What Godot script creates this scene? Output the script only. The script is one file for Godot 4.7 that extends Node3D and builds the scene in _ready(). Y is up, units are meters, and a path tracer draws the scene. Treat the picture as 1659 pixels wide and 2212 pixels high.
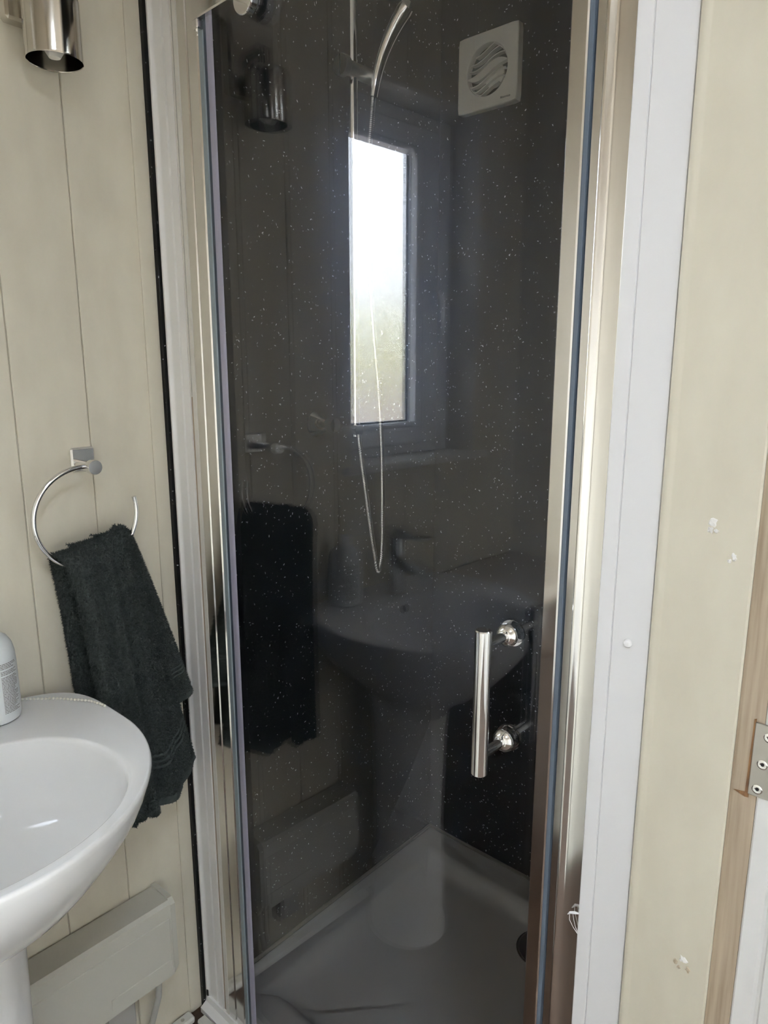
extends Node3D
# Shower cubicle in a small caravan bathroom. x: away from the panelled wall, y: up, z: away from the shower.

const DOOR_TURN := deg_to_rad(-1.8)   # the shower door stands slightly ajar
var used := {}
var M := {}


# ---------------------------------------------------------------- mesh builder
class MB:
	var p := PackedVector3Array()
	var uv := PackedVector2Array()
	var limit := 0.80

	func tri(a: Vector3, b: Vector3, c: Vector3, ua := Vector2.ZERO, ub := Vector2.ZERO, uc := Vector2.ZERO) -> void:
		p.append(a); p.append(b); p.append(c)
		uv.append(ua); uv.append(ub); uv.append(uc)

	func quad(a: Vector3, b: Vector3, c: Vector3, d: Vector3) -> void:
		tri(a, b, c)
		tri(a, c, d)

	# box with chamfered edges
	func box(lo: Vector3, hi: Vector3, b := 0.0) -> MB:
		var c := (lo + hi) * 0.5
		var h := (hi - lo) * 0.5
		b = minf(b, minf(h.x, minf(h.y, h.z)) * 0.95)
		var faces := []
		for ax in 3:
			for s in [-1.0, 1.0]:
				var u := (ax + 1) % 3
				var w := (ax + 2) % 3
				var q := []
				for k in [[-1, -1], [1, -1], [1, 1], [-1, 1]]:
					var v := Vector3.ZERO
					v[ax] = s * h[ax]
					v[u] = k[0] * (h[u] - b)
					v[w] = k[1] * (h[w] - b)
					q.append(c + v)
				if s < 0:
					q.reverse()
				faces.append(q)
		for q in faces:
			quad(q[0], q[1], q[2], q[3])
		if b > 0.0:
			for ax in 3:
				var u := (ax + 1) % 3
				var w := (ax + 2) % 3
				for su in [-1.0, 1.0]:
					for sw in [-1.0, 1.0]:
						var q := []
						for k in [[-1, 0], [1, 0], [1, 1], [-1, 1]]:
							var v := Vector3.ZERO
							v[ax] = k[0] * (h[ax] - b)
							v[u] = su * (h[u] if k[1] == 0 else h[u] - b)
							v[w] = sw * (h[w] - b if k[1] == 0 else h[w])
							q.append(c + v)
						if su * sw < 0:
							q.reverse()
						quad(q[0], q[1], q[2], q[3])
			for sx in [-1.0, 1.0]:
				for sy in [-1.0, 1.0]:
					for sz in [-1.0, 1.0]:
						var a := c + Vector3(sx * h.x, sy * (h.y - b), sz * (h.z - b))
						var d := c + Vector3(sx * (h.x - b), sy * h.y, sz * (h.z - b))
						var e := c + Vector3(sx * (h.x - b), sy * (h.y - b), sz * h.z)
						if sx * sy * sz > 0:
							tri(a, d, e)
						else:
							tri(a, e, d)
		return self

	func to3(axis: int, u: float, v: float, w: float) -> Vector3:
		# axis 0: (u, v) = (y, z); axis 1: (u, v) = (z, x); axis 2: (u, v) = (x, y)
		if axis == 0:
			return Vector3(w, u, v)
		if axis == 1:
			return Vector3(v, w, u)
		return Vector3(u, v, w)

	# outline extruded along an axis; for axis 1 the outline is given as (x, z), for 0 as (y, z), for 2 as (x, y)
	func prism(outline: Array, axis: int, a: float, b: float) -> MB:
		var q := PackedVector2Array()
		for o in outline:
			q.append(Vector2(o.y, o.x) if axis == 1 else Vector2(o.x, o.y))
		var area := 0.0
		for i in q.size():
			area += q[i].cross(q[(i + 1) % q.size()])
		if area < 0.0:
			q.reverse()
		var t := Geometry2D.triangulate_polygon(q)
		for i in range(0, t.size(), 3):
			var A := q[t[i]]
			var B := q[t[i + 1]]
			var C := q[t[i + 2]]
			if (B - A).cross(C - A) < 0.0:
				var s := B
				B = C
				C = s
			tri(to3(axis, A.x, A.y, b), to3(axis, B.x, B.y, b), to3(axis, C.x, C.y, b))
			tri(to3(axis, A.x, A.y, a), to3(axis, C.x, C.y, a), to3(axis, B.x, B.y, a))
		for i in q.size():
			var A := q[i]
			var B := q[(i + 1) % q.size()]
			quad(to3(axis, A.x, A.y, a), to3(axis, B.x, B.y, a), to3(axis, B.x, B.y, b), to3(axis, A.x, A.y, b))
		return self

	# profile of (radius, height) pairs, going up along the axis, outside on the right
	func lathe(profile: Array, at: Vector3, axis := Vector3.UP, n := 28) -> MB:
		var e3 := axis.normalized()
		var e1 := (Vector3.RIGHT if absf(e3.x) < 0.7 else Vector3.FORWARD)
		e1 = (e1 - e3 * e1.dot(e3)).normalized()
		var e2 := e3.cross(e1)
		for i in profile.size() - 1:
			var P: Vector2 = profile[i]
			var Q: Vector2 = profile[i + 1]
			for k in n:
				var t0 := TAU * k / n
				var t1 := TAU * (k + 1) / n
				var d0 := e1 * cos(t0) + e2 * sin(t0)
				var d1 := e1 * cos(t1) + e2 * sin(t1)
				var a := at + d0 * P.x + e3 * P.y
				var b := at + d1 * P.x + e3 * P.y
				var c := at + d1 * Q.x + e3 * Q.y
				var d := at + d0 * Q.x + e3 * Q.y
				if P.x > 1e-6:
					tri(a, b, c)
				if Q.x > 1e-6:
					tri(a, c, d)
		return self

	func loft(rings: Array, close_start := true, close_end := true) -> MB:
		for i in rings.size() - 1:
			var A: PackedVector3Array = rings[i]
			var B: PackedVector3Array = rings[i + 1]
			for k in A.size():
				var l := (k + 1) % A.size()
				quad(A[k], A[l], B[l], B[k])
		if close_start:
			var A: PackedVector3Array = rings[0]
			var c := Vector3.ZERO
			for v in A:
				c += v
			c /= A.size()
			for k in A.size():
				tri(c, A[(k + 1) % A.size()], A[k])
		if close_end:
			var A: PackedVector3Array = rings[-1]
			var c := Vector3.ZERO
			for v in A:
				c += v
			c /= A.size()
			for k in A.size():
				tri(c, A[k], A[(k + 1) % A.size()])
		return self

	# tube along points; radius is a number or an array, one for each point
	func tube(pts: Array, radius, n := 12, flat := 1.0) -> MB:
		var rings := []
		var up := Vector3(0.13, 0.97, 0.21).normalized()
		for i in pts.size():
			var d: Vector3 = (pts[mini(i + 1, pts.size() - 1)] - pts[maxi(i - 1, 0)]).normalized()
			if absf(d.dot(up)) > 0.95:
				up = Vector3(0.9, 0.1, 0.3).normalized()
			var a := (up - d * up.dot(d)).normalized()
			up = a
			var b := d.cross(a)
			var r: float = radius[i] if radius is Array else radius
			var ring := PackedVector3Array()
			for k in n:
				var t := TAU * k / n
				ring.append(pts[i] + (a * cos(t) + b * sin(t) * flat) * r)
			rings.append(ring)
		return loft(rings)

	func ball(c: Vector3, r: float, n := 12) -> MB:
		var prof := []
		for i in n / 2 + 1:
			var t := -PI / 2 + PI * i / (n / 2)
			prof.append(Vector2(maxf(0.0, r * cos(t)), r * sin(t)))
		return lathe(prof, c, Vector3.UP, n)

	# open sheet of points f(i, j); the outside is the side from which i runs right and j runs up
	func grid(nu: int, nv: int, f: Callable) -> MB:
		var g := []
		for j in nv + 1:
			var row := []
			for i in nu + 1:
				row.append(f.call(float(i) / nu, float(j) / nv))
			g.append(row)
		for j in nv:
			for i in nu:
				var ua := Vector2(float(i) / nu, 1.0 - float(j) / nv)
				var uc := Vector2(float(i + 1) / nu, 1.0 - float(j + 1) / nv)
				tri(g[j][i], g[j][i + 1], g[j + 1][i + 1], ua, Vector2(uc.x, ua.y), uc)
				tri(g[j][i], g[j + 1][i + 1], g[j + 1][i], ua, uc, Vector2(ua.x, uc.y))
		return self

	func mesh() -> ArrayMesh:
		var n := p.size() / 3
		var fn := PackedVector3Array()
		var at := {}
		for i in n:
			fn.append((p[3 * i + 1] - p[3 * i]).cross(p[3 * i + 2] - p[3 * i]))
			for k in 3:
				var key := Vector3i((p[3 * i + k] * 50000.0).round())
				if at.has(key):
					at[key].append(i)
				else:
					at[key] = PackedInt32Array([i])
		var v := PackedVector3Array()
		var nn := PackedVector3Array()
		var u := PackedVector2Array()
		for i in n:
			var f := fn[i].normalized()
			if fn[i].length_squared() < 1e-22:
				continue
			for k in [0, 2, 1]:
				var q := p[3 * i + k]
				var s := Vector3.ZERO
				for j in at[Vector3i((q * 50000.0).round())]:
					if fn[j].normalized().dot(f) > limit:
						s += fn[j]
				v.append(q)
				nn.append(s.normalized() if s.length_squared() > 1e-24 else f)
				u.append(uv[3 * i + k])
		var arrays := []
		arrays.resize(Mesh.ARRAY_MAX)
		arrays[Mesh.ARRAY_VERTEX] = v
		arrays[Mesh.ARRAY_NORMAL] = nn
		arrays[Mesh.ARRAY_TEX_UV] = u
		var m := ArrayMesh.new()
		m.add_surface_from_arrays(Mesh.PRIMITIVE_TRIANGLES, arrays)
		return m


# ---------------------------------------------------------------- nodes
func numbered(called: String) -> String:
	used[called] = used.get(called, 0) + 1
	return called if used[called] == 1 else "%s_%03d" % [called, used[called] - 1]


func thing(called: String, label: String, category: String, at := Vector3.ZERO, turn := 0.0, group := "") -> Node3D:
	var o := Node3D.new()
	o.name = numbered(called)
	add_child(o)
	o.position = at
	o.rotation.y = turn
	tag(o, label, category, group)
	return o


func tag(o: Node3D, label: String, category: String, group := "") -> void:
	o.set_meta("label", label)
	o.set_meta("category", category)
	if group:
		o.set_meta("group", group)


func part(called: String, b: MB, m: Material, parent: Node = null, label := "") -> MeshInstance3D:
	var o := MeshInstance3D.new()
	o.name = called if parent else numbered(called)
	o.mesh = b.mesh()
	o.material_override = m
	(parent if parent else self).add_child(o, true)
	if label:
		o.set_meta("label", label)
	return o


func struct(called: String, b: MB, m: Material, label := "") -> MeshInstance3D:
	var o := part(called, b, m)
	o.set_meta("kind", "structure")
	if label:
		o.set_meta("label", label)
		o.set_meta("category", called.get_slice("_", 0))
	return o


# ---------------------------------------------------------------- materials
func lin(r: float, g: float, b: float, a := 1.0) -> Color:
	var c := Color(r, g, b).linear_to_srgb()
	c.a = a
	return c


func mat(called: String, c: Color, rough: float, metal := 0.0) -> StandardMaterial3D:
	var m := StandardMaterial3D.new()
	m.resource_name = called
	m.albedo_color = c
	m.roughness = rough
	m.metallic = metal
	M[called] = m
	return m


func noise_texture(freq: float, seed_: int, size := 512, octaves := 4, normal := 0.0, ramp: Gradient = null) -> NoiseTexture2D:
	var n := FastNoiseLite.new()
	n.noise_type = FastNoiseLite.TYPE_SIMPLEX_SMOOTH
	n.seed = seed_
	n.frequency = freq
	n.fractal_octaves = octaves
	var t := NoiseTexture2D.new()
	t.width = size
	t.height = size
	t.seamless = true
	t.noise = n
	if normal > 0.0:
		t.as_normal_map = true
		t.bump_strength = normal
	if ramp:
		t.color_ramp = ramp
	return t


func gradient(stops: Array) -> Gradient:
	var g := Gradient.new()
	g.offsets = PackedFloat32Array(stops.map(func(s): return s[0]))
	g.colors = PackedColorArray(stops.map(func(s): return s[1]))
	return g


func triplanar(m: StandardMaterial3D, scale_: Vector3, world := true) -> StandardMaterial3D:
	m.uv1_triplanar = true
	m.uv1_world_triplanar = world
	m.uv1_scale = scale_
	return m


func paint(called: String, c: Color, rough: float, seed_: int, relief := 0.012) -> StandardMaterial3D:
	# brushed-on paint: a faint mottle and a fine relief
	var m := mat(called, c, rough)
	m.albedo_texture = noise_texture(0.012, seed_, 512, 5, 0.0, gradient([[0.0, Color(0.955, 0.95, 0.945)], [1.0, Color(1, 1, 1)]]))
	m.heightmap_enabled = true
	m.heightmap_texture = noise_texture(0.06, seed_ + 5, 512, 3)
	m.heightmap_scale = relief
	return triplanar(m, Vector3(2.2, 0.9, 2.2))


func fleck_image() -> ImageTexture:
	# black laminate with pale mica flecks
	var rng := RandomNumberGenerator.new()
	rng.seed = 41
	var size := 2048
	var im := Image.create(size, size, false, Image.FORMAT_RGB8)
	im.fill(Color(0.105, 0.105, 0.112))
	for k in 2000:
		var c := Vector2(rng.randf_range(12, size - 12), rng.randf_range(12, size - 12))
		var ang := rng.randf() * PI
		var d := Vector2(cos(ang), sin(ang))
		var l := rng.randf_range(1.4, 5.8)
		var w := rng.randf_range(1.2, 2.3)
		var b := 0.36 + 0.64 * pow(rng.randf(), 1.2)
		for y in range(-8, 9):
			for x in range(-8, 9):
				var q := Vector2(x, y)
				var along := absf(q.dot(d)) / l
				var across := absf(q.cross(d)) / w
				var f := clampf(1.6 - along * along - across * across, 0.0, 1.0)
				if f > 0.0:
					var px := int(c.x) + x
					var py := int(c.y) + y
					var was := im.get_pixel(px, py)
					im.set_pixel(px, py, was.lerp(Color(b, b, b * 1.02), f))
	im.generate_mipmaps()
	return ImageTexture.create_from_image(im)


func make_materials() -> void:
	paint("cream_paint", lin(0.66, 0.62, 0.515), 0.42, 3)
	paint("cream_board", lin(0.72, 0.675, 0.56), 0.38, 7)
	paint("white_paint", lin(0.80, 0.80, 0.80), 0.38, 11)
	paint("ceiling_paint", lin(0.82, 0.80, 0.75), 0.7, 13)
	paint("passage_paint", lin(0.80, 0.775, 0.71), 0.5, 15)
	mat("white_upvc", lin(0.86, 0.86, 0.86), 0.25)
	mat("white_trim", lin(0.78, 0.78, 0.80), 0.28)
	mat("channel_grey", lin(0.83, 0.825, 0.82), 0.35)
	mat("filler_white", lin(0.72, 0.70, 0.66), 0.4)
	mat("chrome", lin(0.80, 0.80, 0.80), 0.05, 1.0)
	mat("polished_aluminium", lin(0.74, 0.73, 0.71), 0.10, 1.0)
	mat("nickel", lin(0.62, 0.60, 0.55), 0.14, 1.0)
	mat("brushed_steel", lin(0.45, 0.43, 0.40), 0.32, 1.0)
	mat("ceramic", lin(0.80, 0.80, 0.80), 0.06)
	mat("acrylic", lin(0.54, 0.54, 0.53), 0.22)
	mat("fan_plastic", lin(0.86, 0.85, 0.78), 0.35)
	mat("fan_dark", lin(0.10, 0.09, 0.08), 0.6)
	mat("print_grey", lin(0.16, 0.15, 0.14), 0.6)
	mat("black_rubber", lin(0.012, 0.012, 0.014), 0.45)
	mat("seal_reflection_teal", lin(0.24, 0.29, 0.32), 0.3)  # reflections in the door seal, painted as plain colours here and below
	mat("seal_reflection_navy", lin(0.035, 0.055, 0.085), 0.3)
	mat("seal_reflection_lilac", lin(0.34, 0.33, 0.42), 0.3)
	mat("vinyl_blue", lin(0.13, 0.165, 0.215), 0.3)
	mat("bead_plastic", lin(0.80, 0.78, 0.70), 0.3)
	mat("bottle_plastic", lin(0.74, 0.77, 0.78), 0.35)
	mat("heater_enamel", lin(0.60, 0.585, 0.52), 0.4)
	mat("cable_grey", lin(0.50, 0.49, 0.46), 0.4)
	mat("strip_white", lin(0.62, 0.61, 0.57), 0.4)
	mat("opal_glass", lin(0.80, 0.78, 0.72), 0.3)
	mat("sill_cream", lin(0.84, 0.82, 0.76), 0.3)
	mat("vanity_top", lin(0.50, 0.45, 0.38), 0.35)
	mat("chip_white", lin(0.80, 0.79, 0.77), 0.8)
	mat("chip_tan", lin(0.52, 0.44, 0.33), 0.8)
	mat("satin_chrome", lin(0.66, 0.65, 0.61), 0.28, 1.0)
	mat("grimy_silicone", lin(0.20, 0.19, 0.17), 0.5)

	var laminate := mat("black_laminate", Color.WHITE, 0.10)
	laminate.metallic_specular = 0.25
	laminate.albedo_texture = fleck_image()
	triplanar(laminate, Vector3(1, 1, 1))

	var g := mat("shower_glass", Color(0.30, 0.34, 0.33, 0.006), 0.0)
	g.transparency = BaseMaterial3D.TRANSPARENCY_ALPHA
	g.metallic_specular = 0.49
	var film := mat("soap_film", Color(0.70, 0.78, 0.92, 0.044), 0.25, 0.9)
	film.transparency = BaseMaterial3D.TRANSPARENCY_ALPHA
	film.albedo_texture = noise_texture(0.008, 71, 512, 5, 0.0, gradient([[0.0, Color(1, 1, 1, 0.35)], [1.0, Color(1, 1, 1, 1.0)]]))
	film.uv1_scale = Vector3(2.4, 1.1, 1)
	var pane := mat("clear_pane", Color(1, 1, 1, 0.01), 0.0)
	pane.transparency = BaseMaterial3D.TRANSPARENCY_ALPHA

	var f := mat("frosted_glass", Color(1, 1, 1, 0.0), 0.22)
	f.refraction_enabled = true
	f.refraction_scale = 0.05
	f.backlight_enabled = true
	f.backlight = Color(0.42, 0.42, 0.42)
	f.heightmap_enabled = true
	f.heightmap_texture = noise_texture(0.05, 21, 512, 3)
	f.heightmap_scale = 0.02
	triplanar(f, Vector3(6, 6, 6))

	var t := mat("towel_cotton", lin(0.076, 0.094, 0.090), 0.95)
	t.albedo_texture = noise_texture(0.06, 31, 512, 4, 0.0, gradient([[0.0, Color(0.55, 0.55, 0.55)], [1.0, Color(1, 1, 1)]]))
	t.heightmap_enabled = true
	t.heightmap_texture = noise_texture(0.14, 33, 512, 3)
	t.heightmap_scale = 0.16
	t.rim_enabled = true
	t.rim = 0.25
	t.rim_tint = 0.6
	triplanar(t, Vector3(7, 7, 7))
	var h := mat("towel_hem", lin(0.052, 0.066, 0.063), 0.9)
	h.heightmap_enabled = true
	h.heightmap_texture = noise_texture(0.2, 35, 256, 2)
	h.heightmap_scale = 0.05
	triplanar(h, Vector3(9, 9, 9))

	var wood := mat("bare_pine", Color.WHITE, 0.6)
	wood.albedo_texture = noise_texture(0.02, 51, 512, 5, 0.0, gradient([[0.0, lin(0.30, 0.23, 0.165)], [0.45, lin(0.40, 0.32, 0.235)], [1.0, lin(0.47, 0.385, 0.29)]]))
	triplanar(wood, Vector3(14, 0.5, 14))
	var raw := mat("split_wood", Color.WHITE, 0.7)
	raw.albedo_texture = noise_texture(0.03, 53, 256, 4, 0.0, gradient([[0.0, lin(0.12, 0.06, 0.03)], [1.0, lin(0.42, 0.22, 0.09)]]))
	triplanar(raw, Vector3(20, 3, 20))
	var fl := mat("brown_vinyl", Color.WHITE, 0.35)
	fl.albedo_texture = noise_texture(0.015, 55, 512, 5, 0.0, gradient([[0.0, lin(0.045, 0.027, 0.018)], [1.0, lin(0.085, 0.052, 0.034)]]))
	triplanar(fl, Vector3(6, 6, 0.8))
	var dw := mat("dark_wood", Color.WHITE, 0.4)
	dw.albedo_texture = noise_texture(0.02, 57, 512, 5, 0.0, gradient([[0.0, lin(0.035, 0.022, 0.016)], [1.0, lin(0.075, 0.048, 0.034)]]))
	triplanar(dw, Vector3(10, 0.7, 10))
	var lf := mat("hedge_leaf", Color.WHITE, 0.7)
	lf.albedo_texture = noise_texture(0.05, 61, 256, 4, 0.0, gradient([[0.0, lin(0.16, 0.15, 0.03)], [1.0, lin(0.46, 0.40, 0.10)]]))
	triplanar(lf, Vector3(0.6, 0.6, 0.6))
	var gr := mat("earth", Color.WHITE, 0.9)
	gr.albedo_texture = noise_texture(0.05, 63, 256, 4, 0.0, gradient([[0.0, lin(0.06, 0.032, 0.018)], [1.0, lin(0.12, 0.066, 0.036)]]))
	triplanar(gr, Vector3(0.3, 0.3, 0.3))


# ---------------------------------------------------------------- camera, sky
func make_view() -> void:
	var cam := Camera3D.new()
	cam.name = "camera"
	add_child(cam)
	cam.position = Vector3(1.18, 1.40, 0.72)
	cam.rotation = Vector3(deg_to_rad(-11.77), deg_to_rad(41.7), 0)
	cam.fov = 72.08
	cam.near = 0.02
	cam.current = true

	var sky_look := ProceduralSkyMaterial.new()
	sky_look.sky_top_color = Color(0.88, 0.935, 1.0)
	sky_look.sky_horizon_color = Color(0.97, 0.98, 1.0)
	sky_look.sky_curve = 0.25
	sky_look.ground_bottom_color = Color(0.35, 0.30, 0.24)
	sky_look.ground_horizon_color = Color(0.45, 0.40, 0.33)
	sky_look.sky_energy_multiplier = 4.3
	sky_look.ground_energy_multiplier = 1.6
	var sky := Sky.new()
	sky.sky_material = sky_look
	var e := Environment.new()
	e.background_mode = Environment.BG_SKY
	e.sky = sky
	e.tonemap_mode = Environment.TONE_MAPPER_LINEAR
	e.tonemap_exposure = 1.43
	e.sdfgi_enabled = true
	e.ssao_enabled = true
	e.ssil_enabled = true
	var w := WorldEnvironment.new()
	w.name = "world_environment"
	w.environment = e
	add_child(w)


# ---------------------------------------------------------------- room shell
const PW := [1.25, 2.55, 0.90, 2.15]         # opening of an unseen window added to light the passage: x0, x1, y0, y1
const SK := [1.50, 1.95, 0.65, 1.10]         # unseen roof light added over the passage for brightness: x0, x1, z0, z1
const WIN := [0.444, 0.890, 1.165, 2.020]   # opening in the panelled wall: z0, z1, y0, y1


func box(lo: Vector3, hi: Vector3, b := 0.0) -> MB:
	return MB.new().box(lo, hi, b)


func make_shell() -> void:
	var top := 2.40
	# the wall with the window: a slab with an opening, and vertical boards in front of it
	var s := MB.new()
	s.box(Vector3(-0.16, -0.06, -0.90), Vector3(-0.0035, top, WIN[0]))
	s.box(Vector3(-0.16, -0.06, WIN[1]), Vector3(-0.0035, top, 2.2))
	s.box(Vector3(-0.16, -0.06, WIN[0]), Vector3(-0.0035, WIN[2], WIN[1]))
	s.box(Vector3(-0.16, WIN[3], WIN[0]), Vector3(-0.0035, top, WIN[1]))
	var wl := struct("wall_left", s, M.cream_paint, "cream painted tongue-and-groove wall with a window and a basin")
	var z := 0.153 - 0.119
	var gap := 0.0009
	while z < 1.0:
		var a := z + gap
		var b := z + 0.119 - gap
		if b < WIN[0] or a > WIN[1]:
			part("board", box(Vector3(-0.006, 0, a), Vector3(0, top, b), 0.0012), M.cream_board, wl)
		elif a < WIN[0]:
			part("board", MB.new().prism([Vector2(0, a), Vector2(top, a), Vector2(top, b), Vector2(WIN[3], b), Vector2(WIN[3], WIN[0]), Vector2(WIN[2], WIN[0]), Vector2(WIN[2], b), Vector2(0, b)], 0, -0.008, 0.0), M.cream_board, wl)
		elif b > WIN[1]:
			part("board", MB.new().prism([Vector2(0, b), Vector2(top, b), Vector2(top, a), Vector2(WIN[3], a), Vector2(WIN[3], WIN[1]), Vector2(WIN[2], WIN[1]), Vector2(WIN[2], a), Vector2(0, a)], 0, -0.008, 0.0), M.cream_board, wl)
		else:
			part("board", box(Vector3(-0.008, 0, a), Vector3(0, WIN[2], b), 0.0012), M.cream_board, wl)
			part("board", box(Vector3(-0.008, WIN[3], a), Vector3(0, top, b), 0.0012), M.cream_board, wl)
		z += 0.119

	struct("trim_1", MB.new().prism([Vector2(0, 0.011), Vector2(0.004, 0.011), Vector2(0.0045, 0.013), Vector2(0.0045, 0.034), Vector2(0.0025, 0.038), Vector2(0, 0.038)], 1, 0.004, top), M.cream_paint, "flat cream cover strip beside the black shower panel edge")

	# shower lining
	struct("wall_shower_left", box(Vector3(0.0, -0.03, -0.80), Vector3(0.013, top, 0.0105), 0.0008), M.black_laminate, "glossy black flecked shower panel carrying the riser rail")
	struct("wall_shower_back", box(Vector3(0.0, -0.03, -0.815), Vector3(0.90, top, -0.80)), M.black_laminate, "glossy black flecked shower panel carrying the extractor fan")
	struct("wall_shower_right", box(Vector3(0.845, -0.03, -0.80), Vector3(0.858, top, -0.03)), M.black_laminate, "glossy black flecked shower panel beside the doorway partition")
	struct("wall_front", MB.new().box(Vector3(-0.16, -0.06, -0.92), Vector3(PW[0], top, -0.815)).box(Vector3(PW[1], -0.06, -0.92), Vector3(2.8, top, -0.815)).box(Vector3(PW[0], -0.06, -0.92), Vector3(PW[1], PW[2], -0.815)).box(Vector3(PW[0], PW[3], -0.92), Vector3(PW[1], top, -0.815)), M.cream_paint, "plain cream wall behind the shower")

	# partition between shower and passage; its end is the doorway jamb
	struct("wall_right", MB.new().box(Vector3(0.858, -0.06, -0.815), Vector3(1.062, top, -0.02)).box(Vector3(0.942, -0.06, 1.02), Vector3(1.062, top, 2.1)).box(Vector3(0.942, 2.34, -0.02), Vector3(1.062, top, 1.02)), M.cream_paint, "cream partition with the bathroom doorway")
	struct("wall_back", MB.new().box(Vector3(-0.16, -0.06, 1.10), Vector3(0.942, top, 1.20)), M.cream_paint, "plain cream wall at the far end of the bathroom")
	struct("floor", MB.new().box(Vector3(-0.16, -0.06, -0.815), Vector3(2.8, -0.03, -0.022)).box(Vector3(-0.16, -0.06, -0.022), Vector3(2.8, 0.0, 2.2)), M.brown_vinyl, "brown vinyl floor")
	struct("ceiling", MB.new().box(Vector3(-0.16, top, -0.92), Vector3(SK[0], top + 0.08, 2.2)).box(Vector3(SK[1], top, -0.92), Vector3(2.8, top + 0.08, 2.2)).box(Vector3(SK[0], top, -0.92), Vector3(SK[1], top + 0.08, SK[2])).box(Vector3(SK[0], top, SK[3]), Vector3(SK[1], top + 0.08, 2.2)), M.ceiling_paint, "off-white ceiling")

	# the passage outside the bathroom door, with an unseen window added for daylight in the same wall as the shower's back
	struct("wall_passage", box(Vector3(2.7, -0.06, -0.815), Vector3(2.8, top, 2.2)), M.passage_paint, "pale side wall of the passage")
	struct("wall_passage_end", box(Vector3(0.942, -0.06, 2.1), Vector3(2.7, top, 2.2)), M.passage_paint, "pale end wall of the passage")
	var fr := MB.new()
	for y in [PW[2], PW[3] - 0.04]:
		fr.box(Vector3(PW[0], y, -0.88), Vector3(PW[1], y + 0.04, -0.83), 0.004)
	for xx in [PW[0], PW[1] - 0.04]:
		fr.box(Vector3(xx, PW[2] + 0.04, -0.88), Vector3(xx + 0.04, PW[3] - 0.04, -0.83), 0.004)
	var w := struct("window_added_2", fr, M.white_upvc, "white framed passage window, unseen, added for daylight")
	var rl := MB.new()
	for zz in [SK[2], SK[3] - 0.04]:
		rl.box(Vector3(SK[0], top + 0.02, zz), Vector3(SK[1], top + 0.07, zz + 0.04), 0.004)
	for xx in [SK[0], SK[1] - 0.04]:
		rl.box(Vector3(xx, top + 0.02, SK[2] + 0.04), Vector3(xx + 0.04, top + 0.07, SK[3] - 0.04), 0.004)
	var ro := struct("window_added_3", rl, M.white_upvc, "white framed roof light over the passage, unseen, added to brighten the bathroom")  # out of view, added to send light through the doorway
	part("pane", box(Vector3(SK[0] + 0.03, top + 0.044, SK[2] + 0.03), Vector3(SK[1] - 0.03, top + 0.05, SK[3] - 0.03)), M.clear_pane, ro)
	part("pane", box(Vector3(PW[0] + 0.03, PW[2] + 0.03, -0.858), Vector3(PW[1] - 0.03, PW[3] - 0.03, -0.852)), M.clear_pane, w)


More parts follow.
